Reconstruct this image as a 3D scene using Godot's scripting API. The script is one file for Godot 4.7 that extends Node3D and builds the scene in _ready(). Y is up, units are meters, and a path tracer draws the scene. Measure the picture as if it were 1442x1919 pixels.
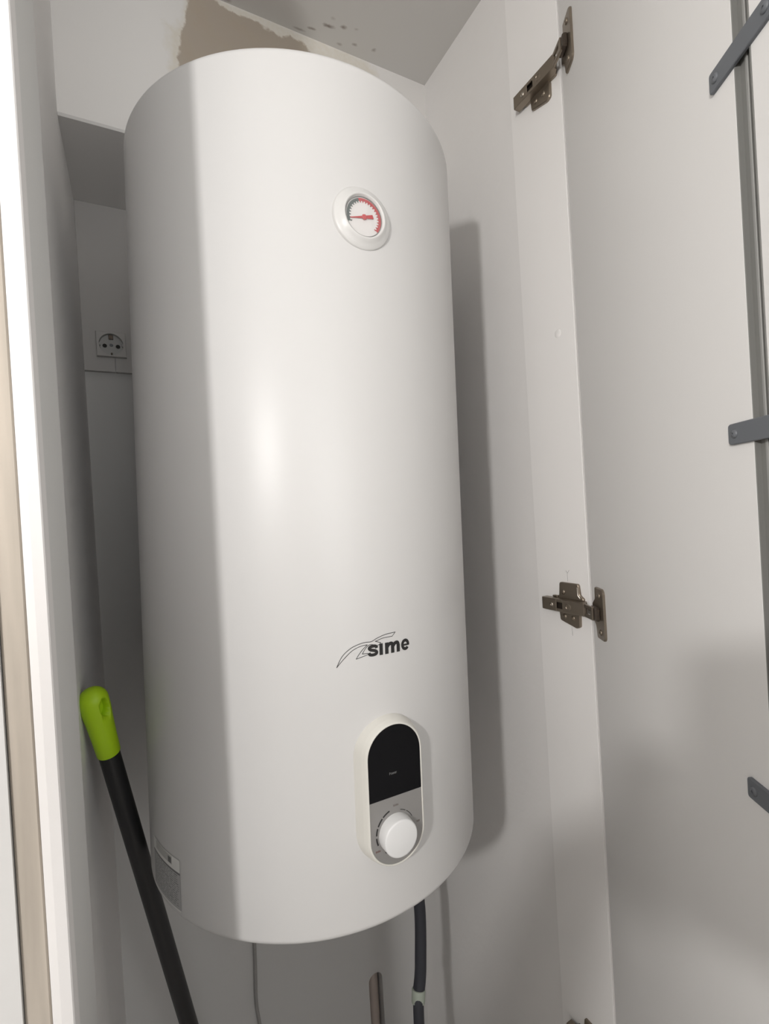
extends Node3D
# A storage water heater in a white closet, seen through its half-open door. y = 0 is the floor; Y0 lifts heights measured from the eye level.
const Y0 := 1.5
const HINGE := Vector2(0.3665, 0.1904)      # x, z of the door's hinge edge
const DOOR_TURN := 30.86                     # degrees
const R := 0.225                             # radius of the heater
const TILT := 0.0214                         # the heater leans this much to the right
const BASE := -0.4575                        # heights from eye level
const TOP := 0.4652

var M := {}
var taken := {}

# ------------------------------------------------------------------ shapes
func at(x: float, y: float, z: float) -> Vector3:
	return Vector3(x, y + Y0, z)

func begin() -> SurfaceTool:
	var st := SurfaceTool.new()
	st.begin(Mesh.PRIMITIVE_TRIANGLES)
	return st

func tri(st: SurfaceTool, a: Vector3, b: Vector3, c: Vector3, na: Vector3, nb: Vector3, nc: Vector3, ua := Vector2.ZERO, ub := Vector2.ZERO, uc := Vector2.ZERO) -> void:
	var flip := (b - a).cross(c - a).dot(na + nb + nc) > 0.0
	var list := [[a, na, ua], [c, nc, uc], [b, nb, ub]] if flip else [[a, na, ua], [b, nb, ub], [c, nc, uc]]
	for p in list:
		st.set_normal(p[1])
		st.set_uv(p[2])
		st.add_vertex(p[0])

func quad(st: SurfaceTool, a: Vector3, b: Vector3, c: Vector3, d: Vector3, n: Vector3, u := [Vector2(0, 0), Vector2(1, 0), Vector2(1, 1), Vector2(0, 1)]) -> void:
	tri(st, a, b, c, n, n, n, u[0], u[1], u[2])
	tri(st, a, c, d, n, n, n, u[0], u[2], u[3])

# box between two corners with chamfered edges, in the frame xf
func box(st: SurfaceTool, lo: Vector3, hi: Vector3, bevel := 0.0, xf := Transform3D.IDENTITY) -> void:
	var c := (lo + hi) * 0.5
	var h := (hi - lo) * 0.5
	h = h.abs()
	bevel = minf(bevel, minf(h.x, minf(h.y, h.z)) * 0.8)
	var nb := xf.basis.orthonormalized()
	for axis in 3:
		for s in [-1.0, 1.0]:
			var a1 := (axis + 1) % 3
			var a2 := (axis + 2) % 3
			var p := []
			for k in [[-1, -1], [1, -1], [1, 1], [-1, 1]]:
				var v := Vector3.ZERO
				v[axis] = s * h[axis]
				v[a1] = k[0] * (h[a1] - bevel)
				v[a2] = k[1] * (h[a2] - bevel)
				p.append(xf * (c + v))
			var n := Vector3.ZERO
			n[axis] = s
			quad(st, p[0], p[1], p[2], p[3], nb * n)
	if bevel <= 0.0:
		return
	for axis in 3:
		var a1 := (axis + 1) % 3
		var a2 := (axis + 2) % 3
		for s1 in [-1.0, 1.0]:
			for s2 in [-1.0, 1.0]:
				var p := []
				for k in [[-1, 0], [1, 0], [1, 1], [-1, 1]]:
					var v := Vector3.ZERO
					v[axis] = k[0] * (h[axis] - bevel)
					v[a1] = s1 * (h[a1] - (bevel if k[1] == 1 else 0.0))
					v[a2] = s2 * (h[a2] - (0.0 if k[1] == 1 else bevel))
					p.append(xf * (c + v))
				var n := Vector3.ZERO
				n[a1] = s1
				n[a2] = s2
				quad(st, p[0], p[1], p[2], p[3], nb * n.normalized())
	for s in 8:
		var g := Vector3(1 if s & 1 else -1, 1 if s & 2 else -1, 1 if s & 4 else -1)
		var p := []
		for axis in 3:
			var v := g * (h - Vector3.ONE * bevel)
			v[axis] = g[axis] * h[axis]
			p.append(xf * (c + v))
		var n := nb * g.normalized()
		tri(st, p[0], p[1], p[2], n, n, n)

func inset(poly: PackedVector2Array, d: float) -> PackedVector2Array:
	var out := PackedVector2Array()
	var k := poly.size()
	for i in k:
		var e1 := (poly[i] - poly[(i + k - 1) % k]).normalized()
		var e2 := (poly[(i + 1) % k] - poly[i]).normalized()
		var n1 := Vector2(-e1.y, e1.x)
		var n2 := Vector2(-e2.y, e2.x)
		var n := (n1 + n2).normalized()
		out.append(poly[i] + n * d / maxf(0.4, n.dot(n1)))
	return out

# a flat outline (counter-clockwise) given thickness from z0 to z1, the z1 edge bevelled
func prism(st: SurfaceTool, poly: PackedVector2Array, z0: float, z1: float, bevel := 0.0, xf := Transform3D.IDENTITY, smooth := false, back := true) -> void:
	var nb := xf.basis.orthonormalized()
	var top := inset(poly, bevel) if bevel > 0.0 else poly
	var k := poly.size()
	var idx := Geometry2D.triangulate_polygon(top)
	var up := nb * Vector3(0, 0, signf(z1 - z0))
	for i in range(0, idx.size(), 3):
		var p := []
		for j in 3:
			p.append(xf * Vector3(top[idx[i + j]].x, top[idx[i + j]].y, z1))
		tri(st, p[0], p[1], p[2], up, up, up)
		if back:
			p = []
			for j in 3:
				p.append(xf * Vector3(poly[idx[i + j]].x, poly[idx[i + j]].y, z0))
			tri(st, p[0], p[1], p[2], -up, -up, -up)
	var nv := []
	for i in k:
		var e1 := (poly[i] - poly[(i + k - 1) % k]).normalized()
		var e2 := (poly[(i + 1) % k] - poly[i]).normalized()
		nv.append(Vector2(e1.y + e2.y, -e1.x - e2.x).normalized())
	var zb := z1 - signf(z1 - z0) * bevel
	for i in k:
		var j := (i + 1) % k
		var e := (poly[j] - poly[i]).normalized()
		var fl := Vector2(e.y, -e.x)
		var ni: Vector2 = nv[i] if smooth else fl
		var nj: Vector2 = nv[j] if smooth else fl
		var a := nb * Vector3(ni.x, ni.y, 0)
		var b := nb * Vector3(nj.x, nj.y, 0)
		var p0 := xf * Vector3(poly[i].x, poly[i].y, z0)
		var p1 := xf * Vector3(poly[j].x, poly[j].y, z0)
		var p2 := xf * Vector3(poly[j].x, poly[j].y, zb)
		var p3 := xf * Vector3(poly[i].x, poly[i].y, zb)
		tri(st, p0, p1, p2, a, b, b)
		tri(st, p0, p2, p3, a, b, a)
		if bevel > 0.0:
			var q2 := xf * Vector3(top[j].x, top[j].y, z1)
			var q3 := xf * Vector3(top[i].x, top[i].y, z1)
			var ab := (a + up).normalized()
			var bb := (b + up).normalized()
			tri(st, p3, p2, q2, ab, bb, bb)
			tri(st, p3, q2, q3, ab, bb, ab)

# profile of (radius, height) turned about the y axis of xf
func lathe(st: SurfaceTool, prof: Array, segs: int, xf := Transform3D.IDENTITY, crease := 40.0) -> void:
	var nb := xf.basis.orthonormalized()
	var k := prof.size()
	var sn := []
	for i in k - 1:
		var d: Vector2 = (prof[i + 1] - prof[i]).normalized()
		sn.append(Vector2(d.y, -d.x))
	for i in k - 1:
		var n0: Vector2 = sn[i]
		var n1: Vector2 = sn[i]
		if i > 0 and sn[i].dot(sn[i - 1]) > cos(deg_to_rad(crease)):
			n0 = (sn[i] + sn[i - 1]).normalized()
		if i < k - 2 and sn[i].dot(sn[i + 1]) > cos(deg_to_rad(crease)):
			n1 = (sn[i] + sn[i + 1]).normalized()
		for s in segs:
			var a0 := TAU * s / segs
			var a1 := TAU * (s + 1) / segs
			var q := []
			for w in [[prof[i], n0, a0], [prof[i], n0, a1], [prof[i + 1], n1, a1], [prof[i + 1], n1, a0]]:
				q.append(xf * Vector3(w[0].x * sin(w[2]), w[0].y, w[0].x * cos(w[2])))
				q.append(nb * Vector3(w[1].x * sin(w[2]), w[1].y, w[1].x * cos(w[2])))
			if prof[i].x > 1e-7:
				tri(st, q[0], q[2], q[4], q[1], q[3], q[5])
			if prof[i + 1].x > 1e-7:
				tri(st, q[0], q[4], q[6], q[1], q[5], q[7])

func tube(st: SurfaceTool, pts: Array, r: float, segs := 16) -> void:
	var k := pts.size()
	var fr := []
	var side := Vector3.ZERO
	for i in k:
		var d: Vector3 = (pts[mini(i + 1, k - 1)] - pts[maxi(i - 1, 0)]).normalized()
		if side == Vector3.ZERO:
			side = d.cross(Vector3(0.3, 0.1, 1)).normalized()
		side = (side - d * side.dot(d)).normalized()
		fr.append([side, d.cross(side).normalized(), d])
	for i in k - 1:
		for s in segs:
			var q := []
			for w in [[i, s], [i, s + 1], [i + 1, s + 1], [i + 1, s]]:
				var a: float = TAU * w[1] / segs
				var n: Vector3 = fr[w[0]][0] * cos(a) + fr[w[0]][1] * sin(a)
				q.append(pts[w[0]] + n * r)
				q.append(n)
			tri(st, q[0], q[2], q[4], q[1], q[3], q[5])
			tri(st, q[0], q[4], q[6], q[1], q[5], q[7])
	for e in [0, k - 1]:
		var n: Vector3 = fr[e][2] * (-1.0 if e == 0 else 1.0)
		for s in segs:
			var p0: Vector3 = pts[e] + (fr[e][0] * cos(TAU * s / segs) + fr[e][1] * sin(TAU * s / segs)) * r
			var p1: Vector3 = pts[e] + (fr[e][0] * cos(TAU * (s + 1) / segs) + fr[e][1] * sin(TAU * (s + 1) / segs)) * r
			tri(st, pts[e], p0, p1, n, n, n)

func curve(pts: Array, per := 8) -> Array:
	var out := []
	for i in pts.size() - 1:
		var a = pts[maxi(i - 1, 0)]
		var d = pts[mini(i + 2, pts.size() - 1)]
		for s in per:
			out.append(pts[i].cubic_interpolate(pts[i + 1], a, d, float(s) / per))
	out.append(pts[-1])
	return out

func stadium(w: float, h: float, cx: float, cy: float, n := 24) -> PackedVector2Array:
	var out := PackedVector2Array()
	var r := w * 0.5
	for i in n + 1:
		var a := PI * i / n
		out.append(Vector2(cx + r * cos(a), cy + h * 0.5 - r + r * sin(a)))
	for i in n + 1:
		var a := PI + PI * i / n
		out.append(Vector2(cx + r * cos(a), cy - h * 0.5 + r + r * sin(a)))
	return out

func ellipse(rx: float, ry: float, cx := 0.0, cy := 0.0, n := 32) -> PackedVector2Array:
	var out := PackedVector2Array()
	for i in n:
		out.append(Vector2(cx + rx * cos(TAU * i / n), cy + ry * sin(TAU * i / n)))
	return out

func rounded(poly: Array, r: float, n := 4) -> PackedVector2Array:
	var out := PackedVector2Array()
	var k := poly.size()
	for i in k:
		var p: Vector2 = poly[i]
		var a: Vector2 = poly[(i + k - 1) % k]
		var b: Vector2 = poly[(i + 1) % k]
		var da := p + (a - p).normalized() * minf(r, (a - p).length() * 0.45)
		var db := p + (b - p).normalized() * minf(r, (b - p).length() * 0.45)
		for s in n + 1:
			var t := float(s) / n
			out.append(da.lerp(p, t).lerp(p.lerp(db, t), t))
	return out

# ------------------------------------------------------------------ naming
func numbered(called: String) -> String:
	if not taken.has(called):
		taken[called] = 0
		return called
	taken[called] += 1
	return "%s_%03d" % [called, taken[called]]

func obj(called: String, st: SurfaceTool, m: Material, parent: Node = self) -> MeshInstance3D:
	var o := MeshInstance3D.new()
	o.mesh = st.commit()
	o.material_override = m
	o.name = numbered(called) if parent == self else called
	parent.add_child(o, true)
	return o

func tag(o: Node, label: String, category: String, group := "") -> Node:
	o.set_meta("label", label)
	o.set_meta("category", category)
	if group:
		o.set_meta("group", group)
	return o

func thing(called: String, label: String, category: String, xf := Transform3D.IDENTITY, group := "") -> Node3D:
	var o := Node3D.new()
	o.name = numbered(called)
	add_child(o)
	o.transform = xf
	tag(o, label, category, group)
	return o

func struct(o: Node, label: String, category := "wall") -> Node:
	o.set_meta("kind", "structure")
	tag(o, label, category)
	return o

# ------------------------------------------------------------------ materials
func mat(called: String, c: Color, rough := 0.6, metal := 0.0) -> StandardMaterial3D:
	var m := StandardMaterial3D.new()
	m.resource_name = called
	m.albedo_color = c.linear_to_srgb()
	m.roughness = rough
	m.metallic = metal
	M[called] = m
	return m

func bumpy(m: StandardMaterial3D, freq: float, depth: float, seed_value: int) -> void:
	var n := FastNoiseLite.new()
	n.seed = seed_value
	n.frequency = 0.02
	n.fractal_octaves = 4
	var t := NoiseTexture2D.new()
	t.width = 512
	t.height = 512
	t.seamless = true
	t.noise = n
	m.heightmap_enabled = true
	m.heightmap_texture = t
	m.heightmap_scale = depth
	m.uv1_triplanar = true
	m.uv1_world_triplanar = true
	m.uv1_scale = Vector3.ONE * freq

func make_materials() -> void:
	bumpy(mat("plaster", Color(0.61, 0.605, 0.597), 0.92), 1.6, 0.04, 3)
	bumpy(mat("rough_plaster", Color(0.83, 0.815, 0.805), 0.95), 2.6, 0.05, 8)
	mat("board", Color(0.90, 0.885, 0.875), 0.55)
	mat("laminate", Color(0.80, 0.79, 0.78), 0.5)
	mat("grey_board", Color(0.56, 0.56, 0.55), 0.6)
	mat("edge_white", Color(0.69, 0.675, 0.668), 0.6)
	mat("raw_edge", Color(0.55, 0.49, 0.42), 0.85)
	mat("grey_edge", Color(0.20, 0.20, 0.19), 0.6)
	mat("grey_ridge", Color(0.30, 0.30, 0.29), 0.5)
	mat("enamel", Color(0.595, 0.588, 0.582), 0.37).metallic_specular = 0.42
	mat("white_plastic", Color(0.62, 0.612, 0.60), 0.35)
	mat("cream_plastic", Color(0.66, 0.645, 0.60), 0.4)
	mat("knob_white", Color(0.70, 0.70, 0.70), 0.35)
	mat("black_gloss", Color(0.005, 0.005, 0.006), 0.25).metallic_specular = 0.25
	mat("silver", Color(0.28, 0.272, 0.265), 0.45, 0.35)
	mat("ink", Color(0.012, 0.011, 0.011), 0.6)
	mat("grey_ink", Color(0.22, 0.22, 0.22), 0.7)
	mat("faint_ink", Color(0.16, 0.14, 0.13), 0.7)
	mat("red_ink", Color(0.16, 0.10, 0.09), 0.7)
	mat("dial_white", Color(0.66, 0.64, 0.63), 0.5)
	mat("dial_red", Color(0.42, 0.035, 0.04), 0.5)
	mat("dial_green", Color(0.055, 0.075, 0.07), 0.5)
	mat("needle_red", Color(0.45, 0.03, 0.035), 0.45)
	var g := mat("glass", Color(1, 1, 1, 0.06), 0.05)
	g.albedo_color.a = 0.06
	g.transparency = BaseMaterial3D.TRANSPARENCY_ALPHA
	mat("bronze", Color(0.30, 0.255, 0.205), 0.36, 0.85)
	mat("bronze_dark", Color(0.10, 0.08, 0.065), 0.4, 0.7)
	mat("steel", Color(0.62, 0.57, 0.50), 0.22, 1.0)
	mat("strap_grey", Color(0.135, 0.145, 0.16), 0.5)
	mat("strap_screw", Color(0.15, 0.16, 0.175), 0.5, 0.2)
	mat("lime", Color(0.38, 0.60, 0.007), 0.5)
	mat("pole_black", Color(0.010, 0.010, 0.011), 0.42)
	mat("hose", Color(0.030, 0.031, 0.040), 0.6)
	mat("coupling", Color(0.38, 0.42, 0.36), 0.5)
	mat("cable_grey", Color(0.33, 0.32, 0.31), 0.6)
	mat("socket_white", Color(0.47, 0.457, 0.445), 0.4)
	mat("socket_grey", Color(0.42, 0.42, 0.41), 0.5)
	mat("hole_dark", Color(0.02, 0.02, 0.018), 0.8)
	mat("conduit", Color(0.50, 0.43, 0.39), 0.7)
	mat("pencil", Color(0.42, 0.41, 0.41), 0.9)
	mat("room_paint", Color(0.62, 0.60, 0.57), 0.9)
	mat("floor_tile", Color(0.46, 0.43, 0.40), 0.4)
	mat("brass", Color(0.5, 0.45, 0.3), 0.3, 1.0)
	var b := mat("bulb", Color(1, 1, 1), 0.3)
	b.emission_enabled = true
	b.emission = Color(1.0, 0.95, 0.88)
	b.emission_energy_multiplier = 6.0
	var w := mat("frosted_pane", Color(0.9, 0.93, 0.95), 0.4)
	w.emission_enabled = true
	w.emission = Color(0.95, 0.98, 1.0)
	w.emission_energy_multiplier = 1.0
	# raw edge smudges
	M.raw_edge.albedo_texture = smudges(Color(1, 1, 1), 21)
	M.raw_edge.uv1_triplanar = true
	M.raw_edge.uv1_scale = Vector3(6, 1.2, 6)

func smudges(c: Color, seed_value: int) -> Texture2D:
	var n := FastNoiseLite.new()
	n.seed = seed_value
	n.frequency = 0.012
	var im := Image.create(256, 256, false, Image.FORMAT_RGB8)
	for y in 256:
		for x in 256:
			var v := 0.90 + 0.10 * n.get_noise_2d(x * 3.0, y)
			im.set_pixel(x, y, Color(c.r * v, c.g * v, c.b * v))
	return ImageTexture.create_from_image(im)

# ------------------------------------------------------------------ scene
func _ready() -> void:
	make_camera_and_light()
	make_materials()
	build_shell()
	build_door()
	build_heater()
	build_socket()
	build_hinges()
	build_broom()
	build_pipes()
	build_lamp()
	build_photographer()

func make_camera_and_light() -> void:
	var cam := Camera3D.new()
	cam.name = "camera"
	cam.fov = 93.593
	cam.near = 0.02
	cam.far = 50.0
	var right := Vector3(0.88534272, -0.05948493, 0.461118)
	var up := Vector3(0.05573916, 0.9982084, 0.02175169)
	var fw := Vector3(0.46158576, -0.00644463, -0.88707218)
	cam.transform = Transform3D(Basis(right, up, -fw).orthonormalized(), at(-0.2291, -0.0154, 0.6866))
	add_child(cam)
	cam.current = true
	var we := WorldEnvironment.new()
	we.name = "world"
	var env := Environment.new()
	env.background_mode = Environment.BG_SKY
	var sky := Sky.new()
	var sm := ProceduralSkyMaterial.new()
	sky.sky_material = sm
	env.sky = sky
	env.tonemap_mode = Environment.TONE_MAPPER_LINEAR
	env.tonemap_exposure = 1.17
	env.sdfgi_enabled = true
	env.ssao_enabled = true
	env.ssil_enabled = true
	we.environment = env
	add_child(we)
	# daylight through the frosted window behind the photographer
	var win := AreaLight3D.new()
	win.name = "window_daylight"
	win.area_size = Vector2(1.9, 0.8)
	win.position = at(0.1, 0.1, 2.58)
	win.light_color = Color(1.0, 0.99, 0.975)
	win.light_energy = 1.95
	win.shadow_enabled = true
	win.area_range = 12.0
	add_child(win)

func build_shell() -> void:
	var st := begin()
	box(st, at(-1.6, -1.6, -0.6), at(1.6, -1.5, 2.8))
	struct(obj("floor", st, M.floor_tile), "pale tiled floor of the closet and the room in front", "floor")
	st = begin()
	box(st, at(-1.6, 0.8949, -0.6), at(1.6, 1.0, 2.8))
	struct(obj("ceiling_room", st, M.plaster), "white ceiling of the room in front of the closet", "ceiling")
	build_ceiling()
	build_beam()
	# lower back wall with a round-topped slot
	var wall := CSGCombiner3D.new()
	wall.name = "wall_back"
	var slab := CSGBox3D.new()
	slab.name = "slab"
	slab.size = Vector3(0.68, 2.0999, 0.12)
	slab.position = at(0.0347, -1.5 + 1.05, -0.382 - 0.06)
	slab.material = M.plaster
	wall.add_child(slab)
	var cut := CSGPolygon3D.new()
	cut.name = "slot"
	cut.operation = CSGShape3D.OPERATION_SUBTRACTION
	cut.polygon = stadium(0.036, 0.30, 0.0, 0.0, 16)
	cut.depth = 0.05
	cut.position = at(0.2265, -1.137 - 0.15, -0.376)
	cut.material = M.plaster
	wall.add_child(cut)
	add_child(wall)
	struct(wall, "white lower back wall of the closet with a round-topped slot, behind the water heater")
	# left closet wall and the board that faces it
	st = begin()
	box(st, at(-0.42, -1.5, -0.6), at(-0.2971, 0.8949, 0.205))
	struct(obj("wall_left", st, M.rough_plaster), "shaded white closet wall left of the water heater")
	st = begin()
	var xf := Transform3D(Basis(Vector3(1, 0, 0), Vector3(0, 0, -1), Vector3(0, 1, 0)), at(0, -1.5, 0))
	var sec := PackedVector2Array([Vector2(-0.2915, -0.300), Vector2(-0.2915, -0.3185), Vector2(-0.2868, -0.32), Vector2(-0.2808, -0.32), Vector2(-0.280, -0.3192), Vector2(-0.280, -0.300)])
	prism(st, sec, 0.0, 2.3749, 0.0, xf)
	struct(obj("trim_1", st, M.edge_white), "bright white edge band at the closet's left front", "frame")
	st = begin()
	box(st, at(-0.2915, -1.5, 0.205), at(-0.280, 0.8749, 0.300))
	struct(obj("trim_4", st, M.grey_board), "grey white board on the closet's left side, behind the bright edge", "frame")
	st = begin()
	box(st, at(-0.3055, -1.5, 0.205), at(-0.292, 0.8949, 0.3175), 0.001)
	struct(obj("trim_2", st, M.raw_edge), "raw beige wood strip beside the white board edge, at far left", "frame")
	st = begin()
	box(st, at(-1.5, -1.5, 0.205), at(-0.306, 0.8949, 0.32))
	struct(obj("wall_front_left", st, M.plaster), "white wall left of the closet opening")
	# right closet wall, smooth hinge board, wall beside the opening
	st = begin()
	box(st, at(0.3665, -1.5, -0.6), at(0.50, 0.8949, 0.0864))
	struct(obj("wall_right", st, M.rough_plaster), "white plastered closet wall right of the water heater")
	st = begin()
	box(st, at(0.3647, -1.5, 0.0868), at(0.3835, 0.8749, 0.1904), 0.0008)
	var hb := obj("trim_3", st, M.board)
	struct(hb, "smooth white board on the right of the closet that carries the hinges", "frame")
	st = begin()
	lathe(st, [Vector2(0.0, 0.0006), Vector2(0.0055, 0.0005), Vector2(0.0065, 0.0), Vector2(0.0065, -0.002)], 24, Transform3D(Basis(Vector3(0, 0, 1), Vector3(-1, 0, 0), Vector3(0, -1, 0)), at(0.3647, 0.2385, 0.1585)))
	obj("cover_cap", st, M.board, hb)
	for p in [[-0.1325, -0.1452, 0.1506, 0.1506], [-0.2165, -0.2295, 0.1535, 0.1545], [-0.1325, -0.1285, 0.1506, 0.1478], [-0.1325, -0.1275, 0.1506, 0.1545]]:
		st = begin()
		tube(st, [at(0.3646, p[0], p[2]), at(0.3646, p[1], p[3])], 0.0003, 6)
		obj("pencil_mark", st, M.pencil, hb)
	st = begin()
	box(st, at(0.3840, -1.5, 0.0868), at(1.5, 0.8949, 0.185))
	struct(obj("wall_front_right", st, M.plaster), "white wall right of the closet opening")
	# the room in front
	st = begin()
	box(st, at(-1.6, -1.5, 0.205), at(-1.5, 0.8949, 2.8))
	struct(obj("wall_west", st, M.room_paint), "white left wall of the room in front of the closet")
	st = begin()
	box(st, at(1.5, -1.5, 0.08), at(1.6, 0.8949, 2.8))
	struct(obj("wall_east", st, M.room_paint), "white right wall of the room in front of the closet")
	st = begin()
	box(st, at(-1.5, -1.5, 2.65), at(-0.9, 0.8949, 2.8))
	box(st, at(1.1, -1.5, 2.65), at(1.5, 0.8949, 2.8))
	box(st, at(-0.9, -1.5, 2.65), at(1.1, -0.5, 2.8))
	box(st, at(-0.9, 0.8, 2.65), at(1.1, 0.8949, 2.8))
	struct(obj("wall_south", st, M.room_paint), "white wall with a window behind the camera")
	var w := Node3D.new()
	w.name = "window_1"
	add_child(w)
	struct(w, "frosted window behind the camera", "window")
	for x in [-0.9, 0.1]:
		st = begin()
		box(st, at(x + 0.05, -0.45, 2.70), at(x + 0.95, 0.75, 2.71))
		obj("pane", st, M.frosted_pane, w)
	for b in [[-0.9, -0.5, -0.85, 0.8], [1.05, -0.5, 1.1, 0.8], [-0.85, -0.5, 1.05, -0.45], [-0.85, 0.75, 1.05, 0.8], [0.05, -0.45, 0.15, 0.75]]:
		st = begin()
		box(st, at(b[0], b[1], 2.68), at(b[2], b[3], 2.74), 0.004)
		obj("window_frame", st, M.board, w)

func build_ceiling() -> void:
	var x0 := -0.2971
	var x1 := 0.3665
	var z0 := -0.382
	var z1 := 0.352
	var n := FastNoiseLite.new()
	n.seed = 5
	n.frequency = 0.02
	var S := 1024
	var im := Image.create(S, S, false, Image.FORMAT_RGB8)
	var base := Color(0.64, 0.625, 0.605).linear_to_srgb()
	im.fill(base)
	var spots := [[0.137, -0.124, 0.013, 0.0035, 0.1, 0.55], [0.1625, -0.115, 0.006, 0.004, 0.3, 0.45], [0.110, -0.141, 0.008, 0.0028, 0.1, 0.45], [0.089, -0.1515, 0.012, 0.0025, 0.05, 0.3],
		[0.186, -0.109, 0.005, 0.0025, 0.2, 0.15], [0.167, -0.148, 0.006, 0.003, 0.0, 0.28], [0.194, -0.137, 0.006, 0.003, 0.1, 0.35], [0.233, -0.132, 0.0045, 0.004, 0.9, 0.35], [0.139, -0.108, 0.005, 0.003, 0.1, 0.12], [-0.037, -0.154, 0.007, 0.003, 0.2, 0.3]]
	for s in spots:
		var cx: float = (s[0] - x0) / (x1 - x0) * S
		var cy: float = (s[1] - z0) / (z1 - z0) * S
		var rad := int(s[2] * 2.0 / (x1 - x0) * S) + 4
		for y in range(maxi(0, int(cy) - rad), mini(S, int(cy) + rad)):
			for x in range(maxi(0, int(cx) - rad), mini(S, int(cx) + rad)):
				var d := Vector2((x - cx) / S * (x1 - x0), (y - cy) / S * (z1 - z0)).rotated(-s[4])
				var f := sqrt(pow(d.x / s[2], 2) + pow(d.y / s[3], 2)) + 0.35 * n.get_noise_2d(x * 4.0, y * 4.0)
				var a := clampf(1.15 - f, 0.0, 1.0) * float(s[5])
				if a > 0.0:
					im.set_pixel(x, y, im.get_pixel(x, y).lerp(Color(0.33, 0.27, 0.24), a))
	var m := StandardMaterial3D.new()
	m.resource_name = "ceiling_paint"
	m.albedo_texture = ImageTexture.create_from_image(im)
	m.roughness = 0.95
	var st := begin()
	quad(st, at(x0, 0.8749, z0), at(x1, 0.8749, z0), at(x1, 0.8749, z1), at(x0, 0.8749, z1), Vector3.DOWN)
	quad(st, at(x0, 0.8949, z0), at(x1, 0.8949, z0), at(x1, 0.8949, z1), at(x0, 0.8949, z1), Vector3.UP)
	quad(st, at(x0, 0.8749, z0), at(x0, 0.8949, z0), at(x0, 0.8949, z1), at(x0, 0.8749, z1), Vector3.LEFT)
	quad(st, at(x1, 0.8749, z0), at(x1, 0.8949, z0), at(x1, 0.8949, z1), at(x1, 0.8749, z1), Vector3.RIGHT)
	quad(st, at(x0, 0.8749, z0), at(x1, 0.8749, z0), at(x1, 0.8949, z0), at(x0, 0.8949, z0), Vector3.FORWARD)
	quad(st, at(x0, 0.8749, z1), at(x1, 0.8749, z1), at(x1, 0.8949, z1), at(x0, 0.8949, z1), Vector3.BACK)
	struct(obj("ceiling", st, m), "white closet ceiling with small dark mould spots above the water heater", "ceiling")

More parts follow.
